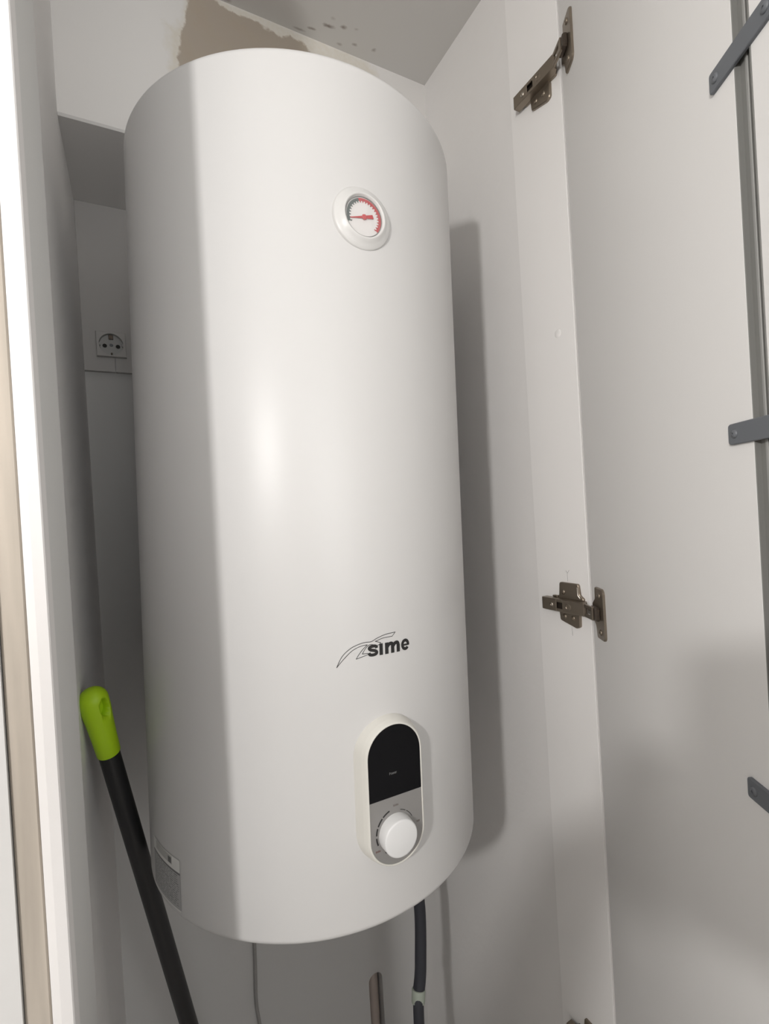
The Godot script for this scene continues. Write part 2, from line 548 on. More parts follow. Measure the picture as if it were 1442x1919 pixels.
func build_beam() -> void:
	var x0 := -0.2971
	var x1 := 0.3665
	var y0 := 0.5999
	var y1 := 0.8749
	var W := 1400
	var H := 580
	var n := FastNoiseLite.new()
	n.seed = 11
	n.frequency = 0.012
	n.fractal_octaves = 5
	var fine := FastNoiseLite.new()
	fine.seed = 12
	fine.frequency = 0.06
	var brown := PackedVector2Array([Vector2(-0.103, 0.88), Vector2(-0.104, 0.822), Vector2(-0.115, 0.798), Vector2(-0.121, 0.744), Vector2(-0.126, 0.65), Vector2(0.10, 0.66), Vector2(0.112, 0.845), Vector2(0.096, 0.863), Vector2(0.048, 0.853), Vector2(0.027, 0.857), Vector2(0.015, 0.864), Vector2(-0.019, 0.862), Vector2(-0.044, 0.867), Vector2(-0.083, 0.868)])
	var cream := PackedVector2Array([Vector2(-0.106, 0.88), Vector2(-0.110, 0.815), Vector2(-0.138, 0.795), Vector2(-0.136, 0.757), Vector2(-0.137, 0.73), Vector2(-0.126, 0.64), Vector2(0.3, 0.65), Vector2(0.25, 0.866), Vector2(0.20, 0.88)])
	var im := Image.create(W, H, false, Image.FORMAT_RGB8)
	var white := Color(0.80, 0.785, 0.77).linear_to_srgb()
	var tan := Color(0.45, 0.39, 0.325).linear_to_srgb()
	var pale := Color(0.72, 0.68, 0.60).linear_to_srgb()
	var mix := func(p: Vector2, poly: PackedVector2Array, soft: float) -> float:
		var best := 9.0
		for i in poly.size():
			best = minf(best, p.distance_to(Geometry2D.get_closest_point_to_segment(p, poly[i], poly[(i + 1) % poly.size()])))
		return clampf(0.5 + (best if Geometry2D.is_point_in_polygon(p, poly) else -best) / soft, 0.0, 1.0)
	for j in H:
		for i in W:
			var p := Vector2(x0 + (i + 0.5) / W * (x1 - x0), y1 - (j + 0.5) / H * (y1 - y0))
			var c := white
			if p.x > -0.16 and p.x < 0.32:
				var w := Vector2(n.get_noise_2d(i, j), n.get_noise_2d(i + 900, j)) * 0.010 + Vector2(fine.get_noise_2d(i, j), fine.get_noise_2d(i, j + 500)) * 0.003
				var k: float = mix.call(p + w, cream, 0.016)
				c = c.lerp(pale, k * (0.75 + 0.3 * fine.get_noise_2d(i * 0.7, j * 0.7)))
				var b: float = mix.call(p + w * 0.8, brown, 0.004)
				var t := tan.lerp(Color(0.70, 0.64, 0.57), clampf(0.5 * n.get_noise_2d(j * 0.6, i * 0.6), 0.0, 0.4))
				c = c.lerp(t, b)
			im.set_pixel(i, j, c)
	var m := StandardMaterial3D.new()
	m.resource_name = "patched_paint"
	m.albedo_texture = ImageTexture.create_from_image(im)
	m.roughness = 0.95
	var st := begin()
	var zf := -0.1584
	var z1 := -0.55
	quad(st, at(x0, y1, zf), at(x1, y1, zf), at(x1, y0 + 0.003, zf), at(x0, y0 + 0.003, zf), Vector3.BACK)
	var wh := [Vector2(0.02, 0.9), Vector2(0.03, 0.9), Vector2(0.03, 0.95), Vector2(0.02, 0.95)]
	quad(st, at(x0, y0 + 0.003, zf), at(x1, y0 + 0.003, zf), at(x1, y0, zf - 0.003), at(x0, y0, zf - 0.003), Vector3(0, -0.7, 0.7), wh)
	quad(st, at(x0, y0, zf - 0.003), at(x1, y0, zf - 0.003), at(x1, y0, z1), at(x0, y0, z1), Vector3.DOWN, wh)
	quad(st, at(x0, y1, zf), at(x1, y1, zf), at(x1, y1, z1), at(x0, y1, z1), Vector3.UP, wh)
	quad(st, at(x0, y1, z1), at(x1, y1, z1), at(x1, y0, z1), at(x0, y0, z1), Vector3.FORWARD, wh)
	quad(st, at(x0, y1, zf), at(x0, y0, zf), at(x0, y0, z1), at(x0, y1, z1), Vector3.LEFT, wh)
	quad(st, at(x1, y1, zf), at(x1, y0, zf), at(x1, y0, z1), at(x1, y1, z1), Vector3.RIGHT, wh)
	struct(obj("wall_beam", st, m), "white upper back wall that overhangs the recess, with a bare brown plaster patch")

func door_frame() -> Transform3D:
	var a := deg_to_rad(DOOR_TURN)
	return Transform3D(Basis(Vector3(-sin(a), 0, cos(a)), Vector3.UP, Vector3(-cos(a), 0, -sin(a))), at(HINGE.x, 0, HINGE.y))

func screw(parent: Node, xf: Transform3D, r: float, m: Material) -> void:
	# axis of the screw is the y axis of xf; a cross recess in a domed head
	var st := begin()
	lathe(st, [Vector2(0.0, r * 0.28), Vector2(r * 0.28, r * 0.28), Vector2(r * 0.3, r * 0.52), Vector2(r * 0.7, r * 0.44), Vector2(r * 0.95, r * 0.22), Vector2(r, 0.0), Vector2(r * 0.9, -r * 0.3)], 20, xf)
	obj("screw", st, m, parent)

func build_door() -> void:
	var d := Node3D.new()
	d.name = "door_1"
	d.transform = door_frame()
	add_child(d)
	struct(d, "white closet door standing half open at the right, two boards joined by grey metal plates", "door")
	var lo := -1.485
	var hi := 0.83
	var st := begin()
	box(st, Vector3(0.004, lo, -0.018), Vector3(0.3573, hi, 0.0), 0.0006)
	obj("door_board", st, M.laminate, d)
	st = begin()
	box(st, Vector3(0.3744, lo, -0.018), Vector3(0.62, hi, 0.0), 0.0006)
	obj("door_board", st, M.laminate, d)
	st = begin()
	box(st, Vector3(0.3582, lo, -0.017), Vector3(0.3735, hi, -0.004))
	obj("joint_strip", st, M.grey_edge, d)
	for e in [[0.3573, 0.3582], [0.3735, 0.3744]]:
		st = begin()
		box(st, Vector3(e[0], lo, -0.018), Vector3(e[1], hi, 0.0002), 0.0002)
		obj("edge_band", st, M.grey_edge, d)
	st = begin()
	box(st, Vector3(0.3640, lo, -0.004), Vector3(0.3668, hi, -0.0028), 0.0005)
	obj("joint_bead", st, M.grey_ridge, d)
	for y in [0.3035, 0.0268, -0.2540]:
		st = begin()
		var poly := rounded([Vector2(-0.0345, -0.0082), Vector2(0.0345, -0.0082), Vector2(0.0345, 0.0082), Vector2(-0.0345, 0.0082)], 0.003)
		prism(st, poly, 0.0, 0.0028, 0.0006, Transform3D(Basis(), Vector3(0.3668, y, 0.0)))
		var pl := obj("mending_plate", st, M.strap_grey, d)
		for x in [-0.0265, 0.0265]:
			screw(pl, Transform3D(Basis(Vector3(1, 0, 0), Vector3(0, 0, 1), Vector3(0, -1, 0)), Vector3(0.3668 + x, y, 0.0027)), 0.0036, M.strap_screw)

# ------------------------------------------------------------------ the heater
func on_shell(s: float, h: float, lift: float) -> Vector3:
	var a := s / R
	return Vector3((R + lift) * sin(a), h, (R + lift) * cos(a))

func ribbon(st: SurfaceTool, pts: Array, w: float, lift: float) -> void:
	for i in pts.size() - 1:
		var a: Vector2 = pts[i]
		var b: Vector2 = pts[i + 1]
		var d := (b - a).normalized()
		a -= d * w * 0.4
		b += d * w * 0.4
		var n := Vector2(-d.y, d.x) * w * 0.5
		var nn := Vector3(sin(a.x / R), 0, cos(a.x / R))
		quad(st, on_shell(a.x + n.x, a.y + n.y, lift), on_shell(b.x + n.x, b.y + n.y, lift), on_shell(b.x - n.x, b.y - n.y, lift), on_shell(a.x - n.x, a.y - n.y, lift), nn)

func stroke(st: SurfaceTool, pts: Array, w: float, lift: float) -> void:
	var k := pts.size()
	var l := []
	var r := []
	for i in k:
		var d: Vector2 = (pts[mini(i + 1, k - 1)] - pts[maxi(i - 1, 0)]).normalized()
		var n := Vector2(-d.y, d.x) * w * 0.5
		l.append(pts[i] + n)
		r.append(pts[i] - n)
	for i in k - 1:
		var nn := Vector3(sin(pts[i].x / R), 0, cos(pts[i].x / R))
		quad(st, on_shell(l[i].x, l[i].y, lift), on_shell(l[i + 1].x, l[i + 1].y, lift), on_shell(r[i + 1].x, r[i + 1].y, lift), on_shell(r[i].x, r[i].y, lift), nn)

func text_mesh(text: String, bold: bool, embolden: float) -> Array:
	var f := SystemFont.new()
	f.font_names = PackedStringArray(["Droid Sans"])
	if bold:
		f.font_weight = 700
	var fv := FontVariation.new()
	fv.base_font = f
	fv.variation_embolden = embolden
	var t := TextMesh.new()
	t.text = text
	t.font = fv
	t.font_size = 64
	t.pixel_size = 0.01
	t.depth = 0.0
	t.curve_step = 2.0
	var s := t.surface_get_arrays(0)
	var v: PackedVector3Array = s[Mesh.ARRAY_VERTEX]
	var idx = s[Mesh.ARRAY_INDEX]
	var out := PackedVector2Array()
	if idx == null or idx.size() == 0:
		for p in v:
			out.append(Vector2(p.x, p.y))
	else:
		for i in idx:
			out.append(Vector2(v[i].x, v[i].y))
	var lo := out[0]
	var hi := out[0]
	for p in out:
		lo = lo.min(p)
		hi = hi.max(p)
	return [out, lo, hi]

func flat_text(st: SurfaceTool, text: String, centre: Vector2, width: float, height: float, z: float, turn := 0.0, bold := false) -> void:
	var t := text_mesh(text, bold, 0.0)
	var lo: Vector2 = t[1]
	var hi: Vector2 = t[2]
	var p: PackedVector2Array = t[0]
	for i in range(0, p.size(), 3):
		var q := []
		for j in 3:
			var v := ((p[i + j] - (lo + hi) * 0.5) / (hi - lo) * Vector2(width, height)).rotated(turn) + centre
			q.append(Vector3(v.x, v.y, z))
		tri(st, q[0], q[1], q[2], Vector3.BACK, Vector3.BACK, Vector3.BACK)

func build_heater() -> void:
	var xf := Transform3D(Basis(Vector3.BACK, -atan(TILT)), at(TILT * BASE, BASE, 0))
	var t := thing("water_heater", "tall white cylindrical storage water heater with thermometer and control panel", "water heater", xf)
	var hh := TOP - BASE
	var st := begin()
	var prof := [Vector2(0.0, 0.012), Vector2(R - 0.03, 0.012), Vector2(R - 0.012, 0.006)]
	for k in 7:
		var a := PI / 2 * k / 6
		prof.append(Vector2(R - 0.008 + 0.008 * sin(a), 0.008 - 0.008 * cos(a)))
	for k in 7:
		var a := PI / 2 * k / 6
		prof.append(Vector2(R - 0.008 + 0.008 * cos(a), hh - 0.008 + 0.008 * sin(a)))
	prof.append(Vector2(R - 0.014, hh - 0.004))
	prof.append(Vector2(0.0, hh + 0.003))
	lathe(st, prof, 160, Transform3D.IDENTITY, 35.0)
	obj("shell", st, M.enamel, t)
	# wall bracket behind
	for y in [0.70, 0.16]:
		st = begin()
		box(st, Vector3(-0.10, y, -0.376), Vector3(0.10, y + 0.05, -0.370), 0.001)
		box(st, Vector3(-0.09, y + 0.005, -0.372), Vector3(-0.07, y + 0.045, -0.19), 0.001)
		box(st, Vector3(0.07, y + 0.005, -0.372), Vector3(0.09, y + 0.045, -0.19), 0.001)
		obj("wall_bracket", st, M.steel, t)
	# inlet and outlet stubs underneath
	for x in [0.11, -0.03]:
		st = begin()
		lathe(st, [Vector2(0.0, -0.03), Vector2(0.0095, -0.03), Vector2(0.0095, 0.0), Vector2(0.014, 0.0), Vector2(0.014, 0.02)], 20, Transform3D(Basis(), Vector3(x, 0, -0.06)))
		obj("pipe_stub", st, M.brass, t)
	build_gauge(t)
	build_logo(t)
	build_panel(t)
	build_sticker(t)

func build_gauge(t: Node3D) -> void:
	var c := Vector3(-0.001, 0.2965 - BASE, R)
	var face := Transform3D(Basis(Vector3(1, 0, 0), Vector3(0, 0, 1), Vector3(0, -1, 0)), c)     # y axis of the lathe looks out of the shell
	var st := begin()
	lathe(st, [Vector2(0.034, -0.004), Vector2(0.0335, 0.0004), Vector2(0.0325, 0.0016), Vector2(0.0295, 0.0028), Vector2(0.0262, 0.0052), Vector2(0.0245, 0.0068), Vector2(0.0236, 0.0072), Vector2(0.0228, 0.0070), Vector2(0.0222, 0.0062), Vector2(0.0214, 0.0036), Vector2(0.0211, 0.0034)], 72, face, 50.0)
	var bz := obj("gauge_bezel", st, M.white_plastic, t)
	st = begin()
	lathe(st, [Vector2(0.0212, 0.0046), Vector2(0.0207, 0.0047), Vector2(0.0207, 0.0034), Vector2(0.0212, 0.0034)], 64, face)
	obj("dial_rim", st, M.grey_edge, bz)
	st = begin()
	lathe(st, [Vector2(0.0, 0.0034), Vector2(0.0212, 0.0034), Vector2(0.0212, 0.001)], 64, face)
	var dial := obj("gauge_dial", st, M.dial_white, t)
	# coloured scale: an arc with teeth inside
	var dc := Vector2(c.x + 0.0005, c.y - 0.0003)
	var z := R + 0.0037
	for part in [[108.0, 203.0, "green_scale", M.dial_green], [-40.0, 108.0, "red_scale", M.dial_red]]:
		st = begin()
		var steps := 28
		for i in steps:
			var a0 := deg_to_rad(lerpf(part[0], part[1], float(i) / steps))
			var a1 := deg_to_rad(lerpf(part[0], part[1], float(i + 1) / steps))
			var q := []
			for w in [[a0, 0.0172], [a1, 0.0172], [a1, 0.0202], [a0, 0.0202]]:
				q.append(Vector3(dc.x + w[1] * cos(w[0]), dc.y + w[1] * sin(w[0]), z))
			quad(st, q[0], q[1], q[2], q[3], Vector3.BACK)
		for k in 23:
			var deg := -40.0 + 243.0 * k / 22.0
			if deg < part[0] - 0.01 or deg >= part[1] - 0.01 and part[1] < 200.0:
				continue
			var a := deg_to_rad(deg)
			var o := Vector3(cos(a), sin(a), 0)
			var s := Vector3(-sin(a), cos(a), 0) * 0.00055
			var b := Vector3(dc.x, dc.y, z)
			quad(st, b + o * 0.0154 - s * 0.7, b + o * 0.0154 + s * 0.7, b + o * 0.0174 + s * 1.6, b + o * 0.0174 - s * 1.6, Vector3.BACK)
		obj(part[2], st, part[3], dial)
	# the needle
	st = begin()
	var nd := Transform3D(Basis(Vector3.BACK, deg_to_rad(13.5)), Vector3(dc.x, dc.y, 0))
	prism(st, PackedVector2Array([Vector2(-0.0172, -0.0003), Vector2(-0.003, -0.0011), Vector2(0.0105, -0.0021), Vector2(0.0105, 0.0021), Vector2(-0.003, 0.0011), Vector2(-0.0172, 0.0003)]), z + 0.0004, z + 0.0009, 0.0, nd)
	prism(st, ellipse(0.0031, 0.0031, 0, 0, 6), z + 0.0003, z + 0.0016, 0.0004, nd)
	obj("needle", st, M.needle_red, dial)
	st = begin()
	lathe(st, [Vector2(0.0, 0.0064), Vector2(0.012, 0.0061), Vector2(0.0219, 0.0056)], 48, face)
	obj("gauge_glass", st, M.glass, t)

func build_logo(t: Node3D) -> void:
	var st := begin()
	var dy := -BASE
	var lines := [
		[Vector2(-0.0492, -0.1772), Vector2(-0.0432, -0.1667), Vector2(-0.0342, -0.1595), Vector2(-0.0243, -0.1560), Vector2(-0.0170, -0.1550), Vector2(-0.0105, -0.1552), Vector2(-0.0037, -0.1525), Vector2(0.0063, -0.1501), Vector2(0.0189, -0.1494)],
		[Vector2(0.0189, -0.1494), Vector2(0.0148, -0.1534)],
		[Vector2(0.0148, -0.1534), Vector2(0.0041, -0.1534), Vector2(-0.0018, -0.1546), Vector2(-0.0060, -0.1556)],
		[Vector2(-0.0060, -0.1556), Vector2(0.0004, -0.1578)],
		[Vector2(0.0004, -0.1578), Vector2(-0.0011, -0.1595), Vector2(-0.0041, -0.1604)],
		[Vector2(-0.0492, -0.1772), Vector2(-0.0407, -0.1687), Vector2(-0.0317, -0.1616), Vector2(-0.0226, -0.1584), Vector2(-0.0153, -0.1579)],
		[Vector2(-0.0153, -0.1579), Vector2(-0.0210, -0.1625), Vector2(-0.0257, -0.1677), Vector2(-0.0281, -0.1711)],
		[Vector2(-0.0281, -0.1711), Vector2(-0.0213, -0.1697), Vector2(-0.0150, -0.1683)],
		[Vector2(-0.0212, -0.1667), Vector2(-0.0173, -0.1614), Vector2(-0.0125, -0.1583), Vector2(-0.0050, -0.1596)],
		[Vector2(-0.0212, -0.1667), Vector2(-0.0147, -0.1670)],
	]
	for l in lines:
		var pts: Array = curve(l, 5) if l.size() > 2 else l
		var up := []
		for p in pts:
			up.append(p + Vector2(0, dy))
		ribbon(st, up, 0.00062, 0.00025)
	# heavy lettering "sime" with a dotless i, bent round the shell
	var u := 0.0124
	var o := Vector2(-0.0155, -0.1709 + dy)
	var turn := -0.012
	var put := func(pts: Array, x: float, w: float) -> void:
		var l := []
		for p in pts:
			l.append(o + ((p + Vector2(x, 0)) * u * Vector2(1.055, 1.0)).rotated(turn))
		stroke(st, l, w * u, 0.0003)
	put.call(curve([Vector2(0.83, 0.66), Vector2(0.76, 0.82), Vector2(0.50, 0.87), Vector2(0.22, 0.80), Vector2(0.17, 0.68), Vector2(0.32, 0.56), Vector2(0.66, 0.46), Vector2(0.82, 0.33), Vector2(0.76, 0.18), Vector2(0.48, 0.12), Vector2(0.22, 0.17), Vector2(0.14, 0.33)], 6), 0.0, 0.265)
	put.call([Vector2(0.165, 0.0), Vector2(0.165, 0.99)], 1.06, 0.33)
	put.call([Vector2(0.17, 0.0), Vector2(0.17, 0.98)], 1.58, 0.34)
	put.call([Vector2(0.735, 0.0), Vector2(0.735, 0.66)], 1.58, 0.34)
	put.call([Vector2(1.29, 0.0), Vector2(1.29, 0.66)], 1.58, 0.34)
	put.call(curve([Vector2(0.22, 0.60), Vector2(0.36, 0.78), Vector2(0.56, 0.85), Vector2(0.69, 0.79), Vector2(0.735, 0.62)], 6), 1.58, 0.31)
	put.call(curve([Vector2(0.80, 0.60), Vector2(0.93, 0.78), Vector2(1.12, 0.85), Vector2(1.245, 0.79), Vector2(1.29, 0.62)], 6), 1.58, 0.31)
	var ring := []
	for i in 41:
		var a := deg_to_rad(lerpf(-8.0, 322.0, i / 40.0))
		ring.append(Vector2(0.43 + 0.30 * cos(a), 0.5 + 0.375 * sin(a)))
	put.call(ring, 3.17, 0.27)
	put.call([Vector2(0.20, 0.475), Vector2(0.84, 0.475)], 3.17, 0.16)
	obj("maker_emblem", st, M.ink, t)

func build_panel(t: Node3D) -> void:
	var cx := 0.0037
	var dy := -BASE
	var cy := -0.3128 + dy
	# housing: stadium rings from a wide foot on the shell to the flat front
	var st := begin()
	var rings := [[0.0795, 0.157, 0.209], [0.0785, 0.156, 0.2215], [0.0755, 0.1545, 0.2275], [0.0715, 0.1515, 0.2340], [0.0675, 0.1490, 0.2385], [0.0652, 0.1472, 0.2403], [0.0636, 0.1456, 0.2408], [0.0622, 0.1442, 0.2406], [0.0616, 0.1436, 0.2396]]
	var polys := []
	for r in rings:
		polys.append(stadium(r[0], r[1], cx, cy, 32))
	for i in rings.size() - 1:
		var A: PackedVector2Array = polys[i]
		var B: PackedVector2Array = polys[i + 1]
		var k := A.size()
		var slope := Vector2(rings[i + 1][2] - rings[i][2], (rings[i][0] - rings[i + 1][0]) * 0.5).normalized()
		for j in k:
			var m := (j + 1) % k
			var ca := Vector2(cx, clampf(A[j].y, cy - 0.045, cy + 0.045))
			var cb := Vector2(cx, clampf(A[m].y, cy - 0.045, cy + 0.045))
			var da := (A[j] - ca).normalized()
			var db := (A[m] - cb).normalized()
			var na := Vector3(da.x * slope.x, da.y * slope.x, slope.y)
			var nb := Vector3(db.x * slope.x, db.y * slope.x, slope.y)
			var p := [Vector3(A[j].x, A[j].y, rings[i][2]), Vector3(A[m].x, A[m].y, rings[i][2]), Vector3(B[m].x, B[m].y, rings[i + 1][2]), Vector3(B[j].x, B[j].y, rings[i + 1][2])]
			tri(st, p[0], p[1], p[2], na, nb, nb)
			tri(st, p[0], p[2], p[3], na, nb, na)
	var panel := obj("control_housing", st, M.cream_plastic, t)
	# black upper field and silver lower field, split by a straight line
	var whole := stadium(0.0618, 0.1438, cx, cy, 32)
	var split := -0.3150 + dy
	for part in [["display_window", true, M.black_gloss], ["control_face", false, M.silver]]:
		var half := PackedVector2Array([Vector2(-1, split), Vector2(1, split), Vector2(1, split + 1), Vector2(-1, split + 1)]) if part[1] else PackedVector2Array([Vector2(-1, split - 1), Vector2(1, split - 1), Vector2(1, split), Vector2(-1, split)])
		var poly: PackedVector2Array = Geometry2D.intersect_polygons(whole, half)[0]
		if Geometry2D.is_polygon_clockwise(poly):
			poly.reverse()
		st = begin()
		prism(st, poly, 0.2370, 0.2400, 0.0, Transform3D.IDENTITY, false)
		obj(part[0], st, part[2], panel)
	st = begin()
	flat_text(st, "Power", Vector2(cx - 0.0037 + 0.0013, -0.2905 + dy), 0.0088, 0.0026, 0.2402)
	obj("power_lettering", st, M.grey_ink, panel)
	# knob
	var kc := Vector3(0.0030, -0.3508 + dy, 0.2400)       # centre of the printed scale
	var out := Transform3D(Basis(Vector3(1, 0, 0), Vector3(0, 0, 1), Vector3(0, -1, 0)), kc + Vector3(-0.0013, -0.0014, 0))
	st = begin()
	lathe(st, [Vector2(0.0, 0.0128), Vector2(0.0172, 0.0130), Vector2(0.0184, 0.0126), Vector2(0.0190, 0.0116), Vector2(0.0196, 0.0004), Vector2(0.0196, 0.0)], 64, out, 45.0)
	obj("knob", st, M.knob_white, panel)
	# scale round the knob
	var bars := [[109.0, 130.5], [134.0, 154.5], [158.5, 176.0], [182.0, 201.0], [58.0, 76.0], [26.0, 54.0]]
	for b in bars:
		st = begin()
		var r0 := 0.0228 if b[0] > 100.0 else 0.0204
		var rw := 0.0016 if b[0] > 100.0 else 0.0007
		for i in 8:
			var a0 := deg_to_rad(lerpf(b[0], b[1], i / 8.0))
			var a1 := deg_to_rad(lerpf(b[0], b[1], (i + 1) / 8.0))
			var q := []
			for w in [[a0, r0], [a1, r0], [a1, r0 + rw], [a0, r0 + rw]]:
				q.append(Vector3(kc.x + w[1] * cos(w[0]), kc.y + w[1] * sin(w[0]), 0.2402))
			quad(st, q[0], q[1], q[2], q[3], Vector3.BACK)
		obj("scale_mark", st, M.ink, panel)
	st = begin()
	prism(st, ellipse(0.0011, 0.0011, kc.x + 0.0225 * cos(deg_to_rad(234)), kc.y + 0.0225 * sin(deg_to_rad(234)), 14), 0.2398, 0.2402)
	obj("scale_mark", st, M.ink, panel)
	for w in [[90.0, 0.0262, 0.0062, M.faint_ink], [3.0, 0.0262, 0.0040, M.faint_ink], [213.0, 0.0268, 0.0056, M.red_ink]]:
		st = begin()
		var a := deg_to_rad(w[0])
		var o := Vector2(kc.x + w[1] * cos(a), kc.y + w[1] * sin(a))
		for k in 4:
			var px: float = o.x + w[2] * (k - 1.5) / 4.0
			box(st, Vector3(px - w[2] * 0.10, o.y - 0.0008, 0.2399), Vector3(px + w[2] * 0.10, o.y + (0.0008 if k % 2 else 0.0011), 0.2402))
		obj("scale_print", st, w[3], panel)

func build_sticker(t: Node3D) -> void:
	var W := 192
	var H := 384
	var im := Image.create(W, H, false, Image.FORMAT_RGB8)
	im.fill(Color(0.86, 0.86, 0.85))
	var rng := RandomNumberGenerator.new()
	rng.seed = 4
	# small block on top, then a grey plate with rows of fine print
	im.fill_rect(Rect2i(28, 8, 120, 62), Color(0.70, 0.70, 0.69))
	im.fill_rect(Rect2i(124, 22, 20, 44), Color(0.38, 0.38, 0.38))
	im.fill_rect(Rect2i(0, 96, W, 276), Color(0.66, 0.66, 0.66))
	im.fill_rect(Rect2i(0, 96, W, 16), Color(0.42, 0.42, 0.42))
	for r in 15:
		var x := 8
		while x < W - 16:
			var w := rng.randi_range(5, 26)
			im.fill_rect(Rect2i(x, 122 + r * 16, mini(w, W - 8 - x), 5), Color(0.47, 0.47, 0.47) if r % 4 else Color(0.36, 0.36, 0.36))
			x += w + rng.randi_range(3, 9)
	var m := StandardMaterial3D.new()
	m.resource_name = "rating_print"
	m.albedo_texture = ImageTexture.create_from_image(im)
	m.roughness = 0.5
	var st := begin()
	var lift := 0.0004
	for i in 8:
		var q := []
		for k in [[i, 0], [i + 1, 0], [i + 1, 1], [i, 1]]:
			var s := deg_to_rad(lerpf(-79.0, -61.5, k[0] / 8.0)) * R
			q.append([on_shell(s, lerpf(0.0665, 0.0095, k[1]), lift), Vector3(sin(s / R), 0, cos(s / R)), Vector2(k[0] / 8.0, k[1])])
		tri(st, q[0][0], q[1][0], q[2][0], q[0][1], q[1][1], q[2][1], q[0][2], q[1][2], q[2][2])
		tri(st, q[0][0], q[2][0], q[3][0], q[0][1], q[2][1], q[3][1], q[0][2], q[2][2], q[3][2])
	var o := obj("rating_sticker", st, m, t)
	o.set_meta("label", "grey printed rating sticker near the heater's lower left edge")

# ------------------------------------------------------------------ socket
func build_socket() -> void:
	var zf := -0.3716
	var tr := thing("cable_cover", "white cable cover with a seam under its socket, left of the heater", "cover", Transform3D(Basis(), at(-0.2, 0.2797, -0.382)))
	var o := tr.position
	var outline := PackedVector2Array([Vector2(-0.2968, 0.2797), Vector2(-0.2455, 0.2797), Vector2(-0.2455, 0.315), Vector2(-0.2444, 0.315), Vector2(-0.2444, 0.2797), Vector2(-0.125, 0.2797), Vector2(-0.125, 0.5995), Vector2(-0.2968, 0.5995)])
	for i in outline.size():
		outline[i] -= Vector2(-0.2, 0.2797)
	var stc := begin()
	prism(stc, outline, 0.0, zf + 0.382, 0.0)
	obj("cover_panel", stc, M.socket_white, tr)
	var c := at(-0.2498, 0.3305, zf)
	var s := thing("power_socket", "square white power socket with two pin holes on the cable cover", "socket", Transform3D(Basis(), c))
	# front plate: square with a round opening
	var st := begin()
	var h := 0.0252
	var r := 0.0205
	var zt := 0.0070
	var n := 64
	for i in n:
		var q := []
		for k in [i, i + 1]:
			var a: float = TAU * k / n
			var d := Vector2(cos(a), sin(a))
			var sq := d * (h - 0.0012) / maxf(absf(d.x), absf(d.y))
			q.append([Vector3(d.x * r, d.y * r, zt), Vector3(sq.x, sq.y * 0.94, zt)])
		quad(st, q[0][0], q[0][1], q[1][1], q[1][0], Vector3.BACK)
	var e := [Vector2(-h, -h * 0.94), Vector2(h, -h * 0.94), Vector2(h, h * 0.94), Vector2(-h, h * 0.94)]
	for i in 4:
		var a: Vector2 = e[i]
		var b: Vector2 = e[(i + 1) % 4]
		var nn := Vector3((b - a).normalized().y, -(b - a).normalized().x, 0)
		quad(st, Vector3(a.x, a.y, 0), Vector3(b.x, b.y, 0), Vector3(b.x, b.y, zt - 0.0012), Vector3(a.x, a.y, zt - 0.0012), nn)
		var a2 := a * (h - 0.0012) / h
		var b2 := b * (h - 0.0012) / h
		quad(st, Vector3(a.x, a.y, zt - 0.0012), Vector3(b.x, b.y, zt - 0.0012), Vector3(b2.x, b2.y, zt), Vector3(a2.x, a2.y, zt), (nn + Vector3.BACK).normalized())
	obj("face_plate", st, M.socket_white, s)
	var face := Transform3D(Basis(Vector3(1, 0, 0), Vector3(0, 0, 1), Vector3(0, -1, 0)), Vector3.ZERO)
	st = begin()
	lathe(st, [Vector2(0.0, 0.0012), Vector2(0.0196, 0.0012), Vector2(r, zt)], 64, face)
	obj("socket_well", st, M.socket_grey, s)
	for x in [-0.0112, 0.0112]:
		st = begin()
		lathe(st, [Vector2(0.0, 0.0013), Vector2(0.0031, 0.0013), Vector2(0.0034, 0.0018), Vector2(0.0038, 0.0012)], 20, face * Transform3D(Basis(), Vector3(x, 0, 0.002)))
		obj("pin_hole", st, M.hole_dark, s)
	for y in [0.0152, -0.0168]:
		st = begin()
		var w := 0.0040 if y > 0.0 else 0.0017
		box(st, Vector3(-w, y - w * 1.2, 0.0012), Vector3(w, y + w * 0.9, 0.0042), 0.0006)
		obj("earth_clip", st, M.bronze_dark, s)
	for x in [-0.0195, 0.0195]:
		st = begin()
		box(st, Vector3(x - 0.0016, -0.003, 0.0012), Vector3(x + 0.0016, 0.003, 0.0062), 0.0005)
		obj("guide_rib", st, M.socket_grey, s)
	st = begin()
	lathe(st, [Vector2(0.0, 0.0018), Vector2(0.0026, 0.0018), Vector2(0.003, 0.0012)], 18, face)
	obj("centre_screw", st, M.strap_screw, s)

# ------------------------------------------------------------------ hinges
func build_hinges() -> void:
	make_hinge(0.6225, "bronze cabinet hinge at the top of the door, above the other two", 0.0175)
	make_hinge(-0.1815, "bronze cabinet hinge halfway up the door, level with the emblem on the heater")
	make_hinge(-0.878, "bronze cabinet hinge at the bottom edge of the picture, below the other two")

